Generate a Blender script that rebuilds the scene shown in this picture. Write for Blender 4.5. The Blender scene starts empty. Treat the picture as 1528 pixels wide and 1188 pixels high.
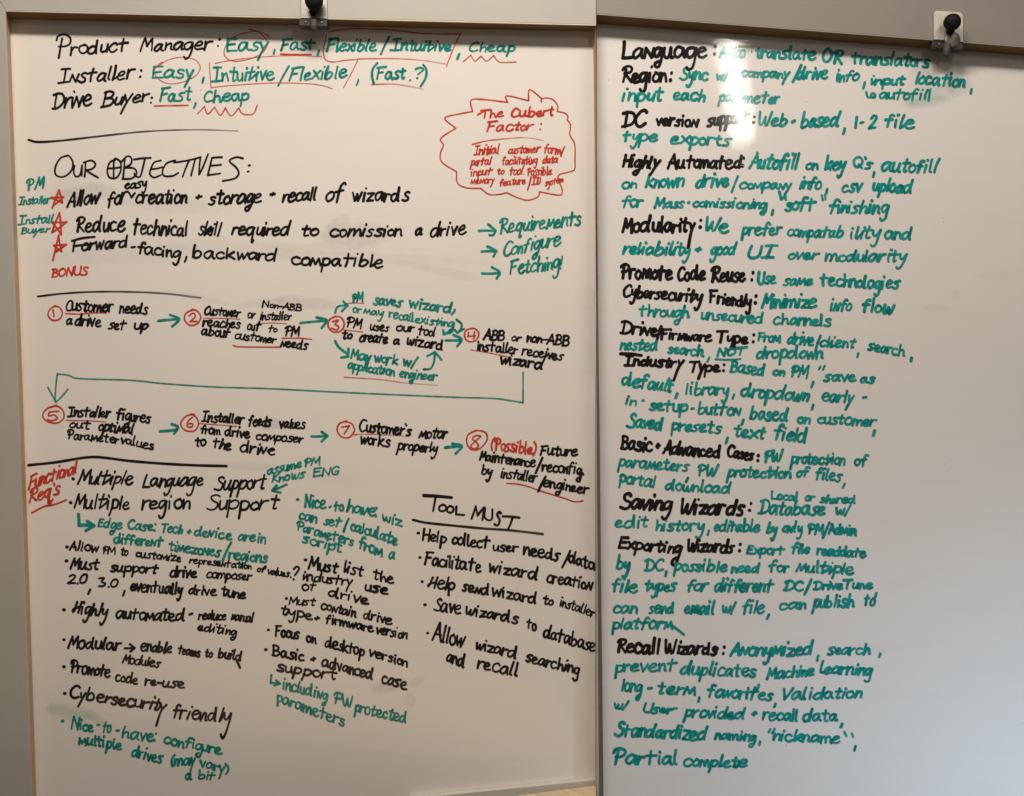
import bpy, bmesh, math, random
from mathutils import Vector, Matrix

# ------------------------------------------------------------------ camera, world, lamps, exposure
SC = bpy.context.scene
COL = SC.collection
D = 1.6                       # distance camera - writing surface (m); one photo pixel = 1 mm on the board
CZ = 1.5
cam_d = bpy.data.cameras.new('camera')
cam_d.sensor_width = 36.0
cam_d.lens = 36.0 * D / 1.528
cam_d.clip_start = 0.05
cam_d.clip_end = 60
cam = bpy.data.objects.new('camera', cam_d)
cam.location = (0, -D, CZ)
cam.rotation_euler = (math.radians(90), 0, 0)
COL.objects.link(cam)
SC.camera = cam

world = bpy.data.worlds.new('World')
SC.world = world
world.use_nodes = True
wb = world.node_tree.nodes['Background']
wb.inputs[0].default_value = (0.95, 0.86, 0.76, 1)
wb.inputs[1].default_value = 0.108

def area(name, loc, target, sx, sy, power, color, roll=0.0, spread=180):
    d = bpy.data.lights.new(name, 'AREA')
    d.shape = 'RECTANGLE'
    d.size = sx
    d.size_y = sy
    d.energy = power
    d.color = color
    d.spread = math.radians(spread)
    o = bpy.data.objects.new(name, d)
    v = Vector(target) - Vector(loc)
    o.location = loc
    q = v.to_track_quat('-Z', 'Y')
    o.rotation_euler = (q.to_matrix().to_4x4() @ Matrix.Rotation(roll, 4, 'Z')).to_euler()
    COL.objects.link(o)
    return o

area('ceiling_lamp', (-0.22, -1.08, 2.86), (-0.26, -0.3, 1.2), 0.85, 0.16, 23.8, (1.0, 0.92, 0.83))
area('ceiling_lamp', (1.15, -1.5, 3.3), (0.7, 0, 1.4), 1.0, 0.35, 13.8, (1.0, 0.90, 0.80))
# added cool fill spot, out of view, tinting the lower right board blue
sp_d = bpy.data.lights.new('cool_fill_spot', 'SPOT')
sp_d.energy = 400
sp_d.color = (0.52, 0.76, 1.0)
sp_d.spot_size = math.radians(18)
sp_d.spot_blend = 1.0
sp_d.shadow_soft_size = 0.35
sp = bpy.data.objects.new('cool_fill_spot', sp_d)
sp.location = (2.7, -2.1, 1.3)
sp.rotation_euler = (Vector((0.82, 0, 0.88)) - Vector(sp.location)).to_track_quat('-Z', 'Y').to_euler()
COL.objects.link(sp)
# the narrow lamp whose mirror image streaks the right-hand board
area('tube_lamp', (0.334 + 0.334 * 1.2, -1.6 * 1.2, CZ + 0.462 + 0.462 * 1.2), (0.334, 0, CZ + 0.462),
     0.017, 0.33, 2.0, (1.0, 0.97, 0.86), roll=math.radians(9))

SC.view_settings.view_transform = 'Standard'
SC.view_settings.look = 'None'
SC.view_settings.exposure = 0.0
SC.view_settings.gamma = 1.0

# ------------------------------------------------------------------ helpers
def at(px, py, y=0.0):
    """photo pixel -> point on the vertical plane at depth y (negative = nearer the camera)"""
    k = (D + y) / D
    return Vector(((px - 764) / 1000 * k, y, CZ - (py - 594) / 1000 * k))

def srgb(r, g, b):
    f = lambda c: (c / 255 / 12.92) if c <= 10 else ((c / 255 + 0.055) / 1.055) ** 2.4
    return (f(r), f(g), f(b), 1)

class NT:
    def __init__(self, name):
        self.m = bpy.data.materials.new(name)
        self.m.use_nodes = True
        self.t = self.m.node_tree
        self.b = self.t.nodes['Principled BSDF']
        self.out = self.t.nodes['Material Output']
    def n(self, typ, **kw):
        x = self.t.nodes.new(typ)
        for k, v in kw.items():
            if k.startswith('i_'):
                x.inputs[int(k[2:])].default_value = v
            else:
                setattr(x, k, v)
        return x
    def l(self, a, b):
        self.t.links.new(a, b)
    def math(self, op, a, b=None, c=None, clamp=False):
        x = self.n('ShaderNodeMath', operation=op, use_clamp=clamp)
        for i, v in enumerate((a, b, c)):
            if v is None: continue
            if isinstance(v, (int, float)): x.inputs[i].default_value = v
            else: self.l(v, x.inputs[i])
        return x.outputs[0]
    def noise(self, vec, scale, detail=3, rough=0.5):
        x = self.n('ShaderNodeTexNoise')
        x.inputs['Scale'].default_value = scale
        x.inputs['Detail'].default_value = detail
        x.inputs['Roughness'].default_value = rough
        self.l(vec, x.inputs['Vector'])
        return x.outputs['Fac']
    def mix(self, fac, a, b):
        x = self.n('ShaderNodeMix', data_type='RGBA')
        if isinstance(fac, (int, float)): x.inputs[0].default_value = fac
        else: self.l(fac, x.inputs[0])
        for i, v in ((6, a), (7, b)):
            if isinstance(v, tuple): x.inputs[i].default_value = v
            else: self.l(v, x.inputs[i])
        return x.outputs[2]
    def pos(self):
        return self.n('ShaderNodeNewGeometry').outputs['Position']
    def rng(self, v, a, b, c=0.0, d=1.0):
        x = self.n('ShaderNodeMapRange')
        self.l(v, x.inputs[0])
        for i, k in enumerate((a, b, c, d)): x.inputs[i + 1].default_value = k
        return x.outputs[0]

def board_material(name, base, smudges_and_glare, specks):
    t = NT(name)
    P = t.pos()
    sep = t.n('ShaderNodeSeparateXYZ'); t.l(P, sep.inputs[0])
    big = t.noise(P, 2.3, 2)
    col = t.mix(t.rng(big, .35, .7, 0, .35), base, tuple(c * .93 for c in base[:3]) + (1,))
    # soft broad wipe traces of the eraser
    mp = t.n('ShaderNodeMapping'); mp.inputs['Scale'].default_value = (1.6, 1, 13); mp.inputs['Rotation'].default_value = (0, .12, 0)
    t.l(P, mp.inputs[0])
    wipe = t.rng(t.noise(mp.outputs[0], 3.0, 4, .6), .52, .78, 0, .055)
    col = t.mix(wipe, col, srgb(150, 148, 140))
    fine = t.noise(P, 75, 5, .7)
    edge_n = t.noise(P, 28, 4, .65)
    for (px, py, rx, ry, ang, amt, sc) in smudges_and_glare:
        c = at(px, py)
        ca, sa = math.cos(math.radians(ang)), math.sin(math.radians(ang))
        dx = t.math('SUBTRACT', sep.outputs[0], c.x)
        dz = t.math('SUBTRACT', sep.outputs[2], c.z)
        u = t.math('ADD', t.math('MULTIPLY', dx, ca * 1000 / rx), t.math('MULTIPLY', dz, sa * 1000 / rx))
        v = t.math('ADD', t.math('MULTIPLY', dx, -sa * 1000 / ry), t.math('MULTIPLY', dz, ca * 1000 / ry))
        r2 = t.math('ADD', t.math('MULTIPLY', u, u), t.math('MULTIPLY', v, v))
        r2 = t.math('ADD', r2, t.math('MULTIPLY', t.math('SUBTRACT', edge_n, .5), 2.2))
        f = t.rng(r2, 1.15, .35, 0, 1)
        f = t.math('MULTIPLY', f, t.rng(fine, .25, .75, amt * .17, amt * .48))
        col = t.mix(f, col, sc)
    # scattered specks of dried ink
    vor = t.n('ShaderNodeTexVoronoi'); vor.inputs['Scale'].default_value = specks
    t.l(P, vor.inputs['Vector'])
    rnd = t.n('ShaderNodeSeparateColor'); t.l(vor.outputs['Color'], rnd.inputs[0])
    sp = t.math('MULTIPLY', t.math('LESS_THAN', vor.outputs['Distance'], .030), t.math('GREATER_THAN', rnd.outputs[0], .86))
    col = t.mix(t.math('MULTIPLY', sp, .55), col, srgb(90, 82, 78))
    t.l(col, t.b.inputs['Base Color'])
    t.l(t.rng(fine, .3, .7, .045, .065), t.b.inputs['Roughness'])
    t.b.inputs['IOR'].default_value = 1.5
    bp = t.n('ShaderNodeBump'); bp.inputs['Strength'].default_value = .022; bp.inputs['Distance'].default_value = .002
    t.l(t.noise(P, 380, 2, .5), bp.inputs['Height'])
    t.l(bp.outputs[0], t.b.inputs['Normal'])
    return t.m

def ink_material(name, dark, light, amin, amax):
    t = NT(name)
    P = t.pos()
    at_ = t.n('ShaderNodeAttribute', attribute_name='ink')
    nz = t.noise(P, 95, 3, .6)
    nf = t.noise(P, 700, 2, .6)
    col = t.mix(t.rng(nz, .35, .68), dark, light)
    t.l(col, t.b.inputs['Base Color'])
    a = t.math('MULTIPLY', at_.outputs['Fac'], t.rng(t.math('ADD', t.math('MULTIPLY', nz, .7), t.math('MULTIPLY', nf, .3)), .34, .62, amax, amin), clamp=True)
    t.l(a, t.b.inputs['Alpha'])
    t.b.inputs['Roughness'].default_value = .085
    t.b.inputs['IOR'].default_value = 1.5
    return t.m

def plain_material(name, c, rough=.5, metal=0.0, var=.12, scale=40, stretch=(1, 1, 1), bump=0.0):
    t = NT(name)
    P = t.pos()
    mp = t.n('ShaderNodeMapping'); mp.inputs['Scale'].default_value = stretch
    t.l(P, mp.inputs[0])
    nz = t.noise(mp.outputs[0], scale, 4, .6)
    col = t.mix(t.rng(nz, .3, .7), tuple(k * (1 - var) for k in c[:3]) + (1,), tuple(min(1, k * (1 + var)) for k in c[:3]) + (1,))
    t.l(col, t.b.inputs['Base Color'])
    t.b.inputs['Metallic'].default_value = metal
    t.l(t.rng(nz, .3, .7, max(.03, rough - .06), rough + .06), t.b.inputs['Roughness'])
    if bump:
        bp = t.n('ShaderNodeBump'); bp.inputs['Strength'].default_value = bump; bp.inputs['Distance'].default_value = .001
        t.l(nz, bp.inputs['Height']); t.l(bp.outputs[0], t.b.inputs['Normal'])
    return t.m

def wood_material(name, a, b, rot, scale=6):
    t = NT(name)
    P = t.pos()
    mp = t.n('ShaderNodeMapping'); mp.inputs['Rotation'].default_value = (0, 0, rot)
    mp2 = t.n('ShaderNodeMapping'); mp2.inputs['Scale'].default_value = (34, 1.6, 20)
    t.l(P, mp.inputs[0]); t.l(mp.outputs[0], mp2.inputs[0])
    nz = t.noise(mp2.outputs[0], scale, 5, .65)
    t.l(t.mix(t.rng(nz, .36, .64), a, b), t.b.inputs['Base Color'])
    t.b.inputs['Roughness'].default_value = .38
    return t.m

def mesh_obj(name, verts, faces, mat, parent=None, smooth=False, bevel=0.0):
    me = bpy.data.meshes.new(name)
    me.from_pydata([tuple(v) for v in verts], [], faces)
    bm = bmesh.new(); bm.from_mesh(me)
    bmesh.ops.recalc_face_normals(bm, faces=bm.faces)
    bm.to_mesh(me); bm.free()
    me.materials.append(mat)
    if smooth:
        for p in me.polygons: p.use_smooth = True
    o = bpy.data.objects.new(name, me)
    COL.objects.link(o)
    if parent: o.parent = parent
    if bevel:
        md = o.modifiers.new('bevel', 'BEVEL'); md.width = bevel; md.segments = 3; md.limit_method = 'ANGLE'
    return o

class MB:
    def __init__(self): self.v, self.f = [], []
    def prism(self, front, back):
        """closed solid between two outlines with the same number of points"""
        n, s = len(front), len(self.v)
        self.v += list(front) + list(back)
        self.f += [tuple(s + i for i in range(n)), tuple(s + n + i for i in reversed(range(n)))]
        self.f += [(s + i, s + (i + 1) % n, s + n + (i + 1) % n, s + n + i) for i in range(n)]
        return self
    def box(self, a, b):
        (x0, y0, z0), (x1, y1, z1) = a, b
        fr = [Vector(p) for p in ((x0, y0, z0), (x1, y0, z0), (x1, y0, z1), (x0, y0, z1))]
        bk = [Vector((p.x, y1, p.z)) for p in fr]
        return self.prism(fr, bk)
    def lathe(self, prof, centre, axis, n=40):
        """prof: (radius, distance along axis)"""
        axis = Vector(axis).normalized()
        u = axis.orthogonal().normalized(); w = axis.cross(u)
        s = len(self.v)
        for r, h in prof:
            for k in range(n):
                a = 2 * math.pi * k / n
                self.v.append(Vector(centre) + axis * h + (u * math.cos(a) + w * math.sin(a)) * max(r, 1e-5))
        for i in range(len(prof) - 1):
            for k in range(n):
                a, b = s + i * n + k, s + i * n + (k + 1) % n
                self.f.append((a, b, b + n, a + n))
        self.f.append(tuple(s + k for k in reversed(range(n))))
        self.f.append(tuple(s + (len(prof) - 1) * n + k for k in range(n)))
        return self
    def build(self, name, mat, parent=None, smooth=False, bevel=0.0):
        return mesh_obj(name, self.v, self.f, mat, parent, smooth, bevel)

def empty(name, loc, label, cat):
    o = bpy.data.objects.new(name, None)
    o.empty_display_size = .05
    o.location = loc
    o['label'] = label; o['category'] = cat
    COL.objects.link(o)
    return o

def reparent(o, p):
    o.parent = p
    o.matrix_parent_inverse = Matrix.Translation(-p.location)

# ------------------------------------------------------------------ materials
GREY = srgb(142, 136, 130); DGREY = srgb(112, 104, 98); GREENISH = srgb(112, 158, 134)
SM_A = [(128, 288, 44, 15, 8, .62, GREY), (255, 305, 95, 14, -4, .30, GREY), (100, 285, 30, 25, 0, .25, GREY),
        (528, 352, 56, 22, 4, .62, GREY), (505, 332, 20, 10, 30, .4, GREY), (560, 386, 220, 9, -2, .24, GREY), (470, 372, 90, 8, -4, .25, GREY), (660, 405, 80, 8, -12, .35, GREY),
        (180, 380, 120, 18, 2, .26, GREY), (350, 372, 120, 14, -4, .26, GREY),
        (452, 452, 56, 11, -4, .62, GREY), (395, 452, 40, 8, 6, .35, GREY),
        (402, 634, 26, 9, 4, .62, DGREY), (372, 696, 55, 7, -4, .34, GREY), (480, 712, 75, 14, -8, .26, GREY),
        (583, 1023, 30, 9, 12, .52, DGREY), (622, 1016, 14, 7, 25, .42, DGREY), (612, 1046, 8, 12, 0, .42, DGREY),
        (104, 1064, 34, 14, -10, .95, GREENISH), (144, 1072, 26, 8, -30, .8, GREENISH),
        (190, 262, 130, 6, -2, .16, GREY), (300, 445, 60, 5, -12, .3, GREY)]
SM_B = [(1424, 112, 16, 34, -12, .8, GREENISH), (1400, 138, 62, 14, 14, .75, GREENISH), (1384, 152, 42, 9, 8, .75, GREENISH), (1372, 122, 40, 10, 30, .2, GREENISH),
        (1490, 412, 40, 9, 0, .25, srgb(170, 172, 140)), (1400, 460, 30, 5, -6, .3, GREY), (1425, 440, 7, 10, 0, .2, GREY),
        (1200, 490, 130, 10, -4, .14, GREENISH), (945, 215, 70, 12, -32, .22, GREY), (1330, 965, 90, 10, 5, .12, GREY)]  # slanting grey one at upper left: dark band beside the glare, painted in
M_A = board_material('whiteboard_enamel_warm', (.81, .752, .682, 1), SM_A, 26)
M_B = board_material('whiteboard_enamel_cool', (.80, .755, .715, 1), SM_B, 34)
M_BLACK = ink_material('black_marker_ink', (.008, .006, .006, 1), (.014, .011, .010, 1), .93, 1.0)
M_GREEN = ink_material('teal_marker_ink', (.001, .175, .155, 1), (.002, .41, .37, 1), .84, .98)
M_GREEN_A = ink_material('teal_marker_ink_old', (.002, .155, .128, 1), (.004, .36, .30, 1), .82, .98)
M_RED = ink_material('red_marker_ink', (.50, .030, .016, 1), (.72, .075, .036, 1), .78, .98)
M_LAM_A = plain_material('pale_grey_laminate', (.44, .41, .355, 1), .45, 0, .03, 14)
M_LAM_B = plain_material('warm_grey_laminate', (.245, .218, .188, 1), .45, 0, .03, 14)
M_HIGHLIGHT = plain_material('pale_edge_highlight', (.66, .60, .52, 1), .4, 0, .05, 60)  # highlight along the rail's lower lip, put into the colour
M_EDGE_SHADED = plain_material('shaded_tan_edge_band', (.22, .125, .05, 1), .85, 0, .10, 9, (1, 1, 6))  # tan reveal under the top rails, its shade painted into the colour
M_EDGE_LIT = plain_material('lit_tan_edge_band', (.52, .345, .195, 1), .85, 0, .08, 9, (1, 1, 6))  # same tan for the side reveals, painted lighter as if lit
M_STEEL = plain_material('brushed_steel', (.33, .305, .265, 1), .40, 1.0, .14, 60, (1, 1, 12))
M_PLATE = plain_material('satin_metal_plate', (.62, .575, .485, 1), .36, .35, .08, 90)
M_DSTEEL = plain_material('dull_bracket_steel', (.035, .030, .027, 1), .5, .3, .15, 60)
M_KNOB = plain_material('black_plastic', (.006, .0055, .0055, 1), .62, 0, .2, 60)
M_PIN = plain_material('grey_rubber_pin', (.055, .047, .042, 1), .6, 0, .15, 60)
M_DSCREW = plain_material('screw_steel', (.16, .145, .13, 1), .5, .5, .1, 60)
M_WALL = plain_material('painted_wall', (.42, .40, .37, 1), .7, 0, .04, 12, bump=.2)
M_TABLE = wood_material('pale_oak_veneer', (.56, .40, .235, 1), (.72, .555, .36, 1), math.radians(-38))
M_LEG = plain_material('grey_table_leg', (.25, .25, .25, 1), .4, .5, .1, 40)

M_KNOB.node_tree.nodes['Principled BSDF'].inputs['Specular IOR Level'].default_value = .18
# ------------------------------------------------------------------ the wall
wall = MB().box((-1.6, .034, 0), (1.6, .10, 2.9)).build('wall', M_WALL)
wall['kind'] = 'structure'

FY = -.030                     # front face of the frames
def quad(pts, y): return [at(px, py, y) for px, py in pts]

# ------------------------------------------------------------------ whiteboard on the left of the seam
A = empty('whiteboard', at(450, 1250, .03), 'warm white dry-erase board headed Product Manager with objectives, numbered steps and a red cloud', 'whiteboard')
SX = 889.6
def front_back(outer, y0, y1): return quad(outer, y0), [Vector((v.x, y1, v.z)) for v in quad(outer, y0)]
o = MB().prism(quad([(10, 20), (SX, 40), (SX, 1240), (40, 1240)], 0), quad([(10, 20), (SX, 40), (SX, 1240), (40, 1240)], .028)).build('writing_surface', M_A)
reparent(o, A); SURF_A = o
def rail(name, outline, mat, parent, y0=FY, y1=.030, body=None):
    f = quad(outline, y0)
    mb = MB()
    if body:
        mb.prism(f, [Vector((v.x, y0 + .004, v.z)) for v in f])
        g = quad(body, y0)
        mb.prism([Vector((v.x, y0 + .0042, v.z)) for v in g], [Vector((v.x, y1, v.z)) for v in g])
    else:
        mb.prism(f, [Vector((v.x, y1, v.z)) for v in f])
    r = mb.build(name, mat, bevel=.0006)
    reparent(r, parent); return r
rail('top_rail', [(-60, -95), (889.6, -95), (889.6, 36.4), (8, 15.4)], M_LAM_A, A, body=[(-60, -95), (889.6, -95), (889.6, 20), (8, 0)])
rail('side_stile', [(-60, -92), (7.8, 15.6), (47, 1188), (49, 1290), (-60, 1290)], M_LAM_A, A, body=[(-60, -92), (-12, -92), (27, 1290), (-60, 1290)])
rail('edge_highlight', [(8, 15.5), (889.5, 36.5), (889.5, 38.4), (8, 17.2)], M_HIGHLIGHT, A, FY - .0012, FY + .0006)  # added pale strip that paints the highlight on the rail's lower lip
def strip(name, front, back, mat, parent, yf=FY + .001, yb=-.0006):
    """splayed inner edge: front outline at yf, back outline on the board, plus a body behind it"""
    n = len(front); V = [at(*p, yf) for p in front] + [at(*p, yb) for p in back]
    F = [(i, i + 1, n + i + 1, n + i) for i in range(n - 1)]
    s = mesh_obj(name, V, F, mat); reparent(s, parent); return s
strip('inner_edge', [(8, 17.2), (300, 24.3), (600, 31.6), (889.5, 38.4)], [(14.5, 28.6), (300, 35), (600, 41.2), (884.3, 47)], M_EDGE_SHADED, A)
strip('inner_edge', [(8, 17.2), (27.4, 600), (47, 1188), (49, 1250)], [(14.5, 28.6), (34.3, 600), (54, 1188), (56.2, 1250)], M_EDGE_LIT, A)
strip('inner_edge', [(889.5, 38.4), (889.5, 100), (889.5, 250), (889.5, 430)], [(884.3, 47), (885.8, 100), (887.4, 250), (889.3, 430)], M_EDGE_LIT, A)
# bottom rail, seen low on the right
rail('bottom_rail', [(610, 1192), (889.5, 1163.5), (889.5, 1212), (610, 1240)], plain_material('pale_ledge', (.62, .58, .49, 1), .5, 0, .05, 30), A, -.012, -.0006)

# ------------------------------------------------------------------ whiteboard on the right of the seam
B = empty('whiteboard', at(1230, 1250, .03), 'cooler white dry-erase board with black headings beginning Language, Region and a bright streak of glare', 'whiteboard')
o = MB().prism(quad([(890.4, 26), (1690, 84), (1690, 1290), (890.4, 1290)], 0), quad([(890.4, 26), (1690, 84), (1690, 1290), (890.4, 1290)], .028)).build('writing_surface', M_B)
reparent(o, B); SURF_B = o
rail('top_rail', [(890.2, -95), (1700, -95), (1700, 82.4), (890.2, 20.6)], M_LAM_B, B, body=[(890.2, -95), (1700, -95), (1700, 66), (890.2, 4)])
rail('edge_highlight', [(890.3, 20.6), (1700, 82.4), (1700, 83.8), (890.3, 21.9)], plain_material('grey_edge_highlight', (.40, .355, .31, 1), .4, 0, .05, 60), B, FY - .0012, FY + .0006)  # same added highlight strip in a greyer tone
strip('inner_edge', [(890.4, 22), (1100, 38), (1300, 53.3), (1528, 70.8), (1690, 83)], [(890.4, 35.6), (1100, 51.2), (1300, 66), (1528, 82.8), (1690, 94.8)], M_EDGE_SHADED, B)
rail('side_stile', [(890.2, 560), (893.8, 1188), (894.3, 1290), (890.2, 1290)], M_LAM_A, B)
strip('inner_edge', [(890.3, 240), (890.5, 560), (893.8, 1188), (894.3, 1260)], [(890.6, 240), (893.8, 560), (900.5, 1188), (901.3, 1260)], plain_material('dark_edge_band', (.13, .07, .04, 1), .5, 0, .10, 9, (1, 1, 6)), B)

# ------------------------------------------------------------------ latches on the top rails
def rounded_plate(px0, py0, px1, py1, r, y, rb=0):
    pts = []
    for cx, cy, a0, rr in ((px1 - r, py0 + r, -90, r), (px1 - rb, py1 - rb, 0, rb), (px0 + rb, py1 - rb, 90, rb), (px0 + r, py0 + r, 180, r)):
        if rr == 0: pts.append((cx, cy)); continue
        for k in range(9):
            a = math.radians(a0 + 90 * k / 8)
            pts.append((cx + rr * math.cos(a), cy + rr * math.sin(a)))
    return pts

def latch(board, x, top, bot, half, tilt, knob, pin, plate_mat):
    """x: middle of the plate (px); top/bot: plate; knob: (px, py, radius px); pin: (px, py0, py1)"""
    sh = lambda pts: [(px, py + (px - x) * tilt) for px, py in pts]
    pl = sh(rounded_plate(x - half, top, x + half, bot, 5.5, 0))
    f = quad(pl, FY - .0032)
    p = MB().prism(f, [Vector((v.x, FY - .0004, v.z)) for v in f]).build('latch', plate_mat, bevel=.0005)
    reparent(p, board)
    # folded bracket under the rail
    br = sh([(x - half - 1.5, bot + .3), (x + half, bot + .3), (x + half, bot + 11.5), (x - half - 3.5, bot + 11.5)])
    f = quad(br, FY - .0040)
    b = MB().prism(f, [Vector((v.x, FY + .012, v.z)) for v in f]).build('bracket', M_DSTEEL, bevel=.0006); b.parent = p
    lp = sh([(x - half, bot - 1.2), (x + half, bot - 1.2), (x + half, bot + .3), (x - half, bot + .3)])
    f = quad(lp, FY - .0052)
    MB().prism(f, [Vector((v.x, FY - .001, v.z)) for v in f]).build('fold', M_STEEL, bevel=.0004).parent = p
    kx, ky, kr = knob
    c = at(kx, ky, FY - .018)
    R = kr / 1000 * (D + FY - .018) / D
    k = MB().lathe([(R * .35, -.0165), (R * .35, -.010), (R * .62, -.0075), (R * .93, -.004), (R, 0), (R * .97, .004), (R * .86, .0075), (R * .6, .010), (R * .25, .0112), (0, .0114)], c, (0, -1, 0)).build('knob', M_KNOB, p, smooth=True)
    # short neck of the knob
    c2 = at(kx - 1.8, ky + kr * 1.02, FY - .008)
    MB().lathe([(R * .46, -.007), (R * .44, 0), (R * .34, .005), (0, .006)], c2, (0, -1, 0)).build('collar', M_KNOB, p, smooth=True)
    px_, p0, p1 = pin
    a, e = at(px_, p0, FY - .0065), at(px_ - .5, p1, FY - .0065)
    L = (e - a).length
    MB().lathe([(.0050, 0), (.0050, L * .55), (.0044, L * .8), (.0026, L * .97), (0, L)], a, e - a, 24).build('pin', M_PIN, p, smooth=True)
    for sx_ in (-.62, .58):
        c3 = at(x + half * sx_, bot + 6.2 + half * sx_ * tilt, FY - .0041)
        MB().lathe([(.0022, 0), (.0022, .0007), (.0016, .0012), (0, .0012)], c3, (0, -1, 0), 18).build('screw', M_DSCREW, p, smooth=True)
    return p

lt = latch(A, 468.5, -24, 27.2, 19.6, .024, (468.7, 2.2, 13.6), (468.5, 30, 47.5), M_STEEL)
lt2 = latch(B, 1415.5, 17.5, 61, 21.8, .072, (1420.5, 33.5, 12.4), (1412.8, 66.5, 86), M_PLATE)
# dome of the bolt housing below the right-hand knob
c = at(1420.5, 59.5, FY - .0034)
MB().lathe([(.0122, 0), (.0120, .0012), (.0095, .0026), (.0045, .0036), (0, .0038)], c, (0, -1, .05)).build('bolt_dome', plain_material('grey_bolt_dome', (.17, .145, .125, 1), .45, .4, .1, 60), lt2, smooth=True)

# ------------------------------------------------------------------ table below the left board
T = empty('table', (-.25, -.45, .0), 'pale oak-veneer table corner pushed below the left whiteboard', 'table')
TZ = .930
def on_table(px, py):
    k = (CZ - TZ) / ((py - 594) / 1000)          # ray length factor to the table's height
    return Vector(((px - 764) / 1000 * k, -D + D * k, TZ))
pa, pb = on_table(889.6, 1171.5), on_table(765, 1187.5)
dirx = (pb - pa).normalized()
pc = pa + dirx * 1.0
side = Vector((-.0432, -.55, 0))
outl = [pa, pc, pc + side, pa + side]
top = MB().prism(outl, [v - Vector((0, 0, .028)) for v in outl]).build('tabletop', M_TABLE, bevel=.002)
reparent(top, T)
for v in ((.05, .08), (.95, .08), (.05, .9), (.95, .9)):
    q = pa + dirx * v[0] + side * v[1]
    l = MB().box((q.x - .02, q.y - .02, 0), (q.x + .02, q.y + .02, TZ - .0285)).build('leg', M_LEG, bevel=.003)
    reparent(l, T)
fl = MB().box((-3, -4, -.05), (3, .034, -.001)).build('floor', plain_material('grey_carpet', (.12, .115, .11, 1), .9, 0, .2, 60))
fl['kind'] = 'structure'

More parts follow.
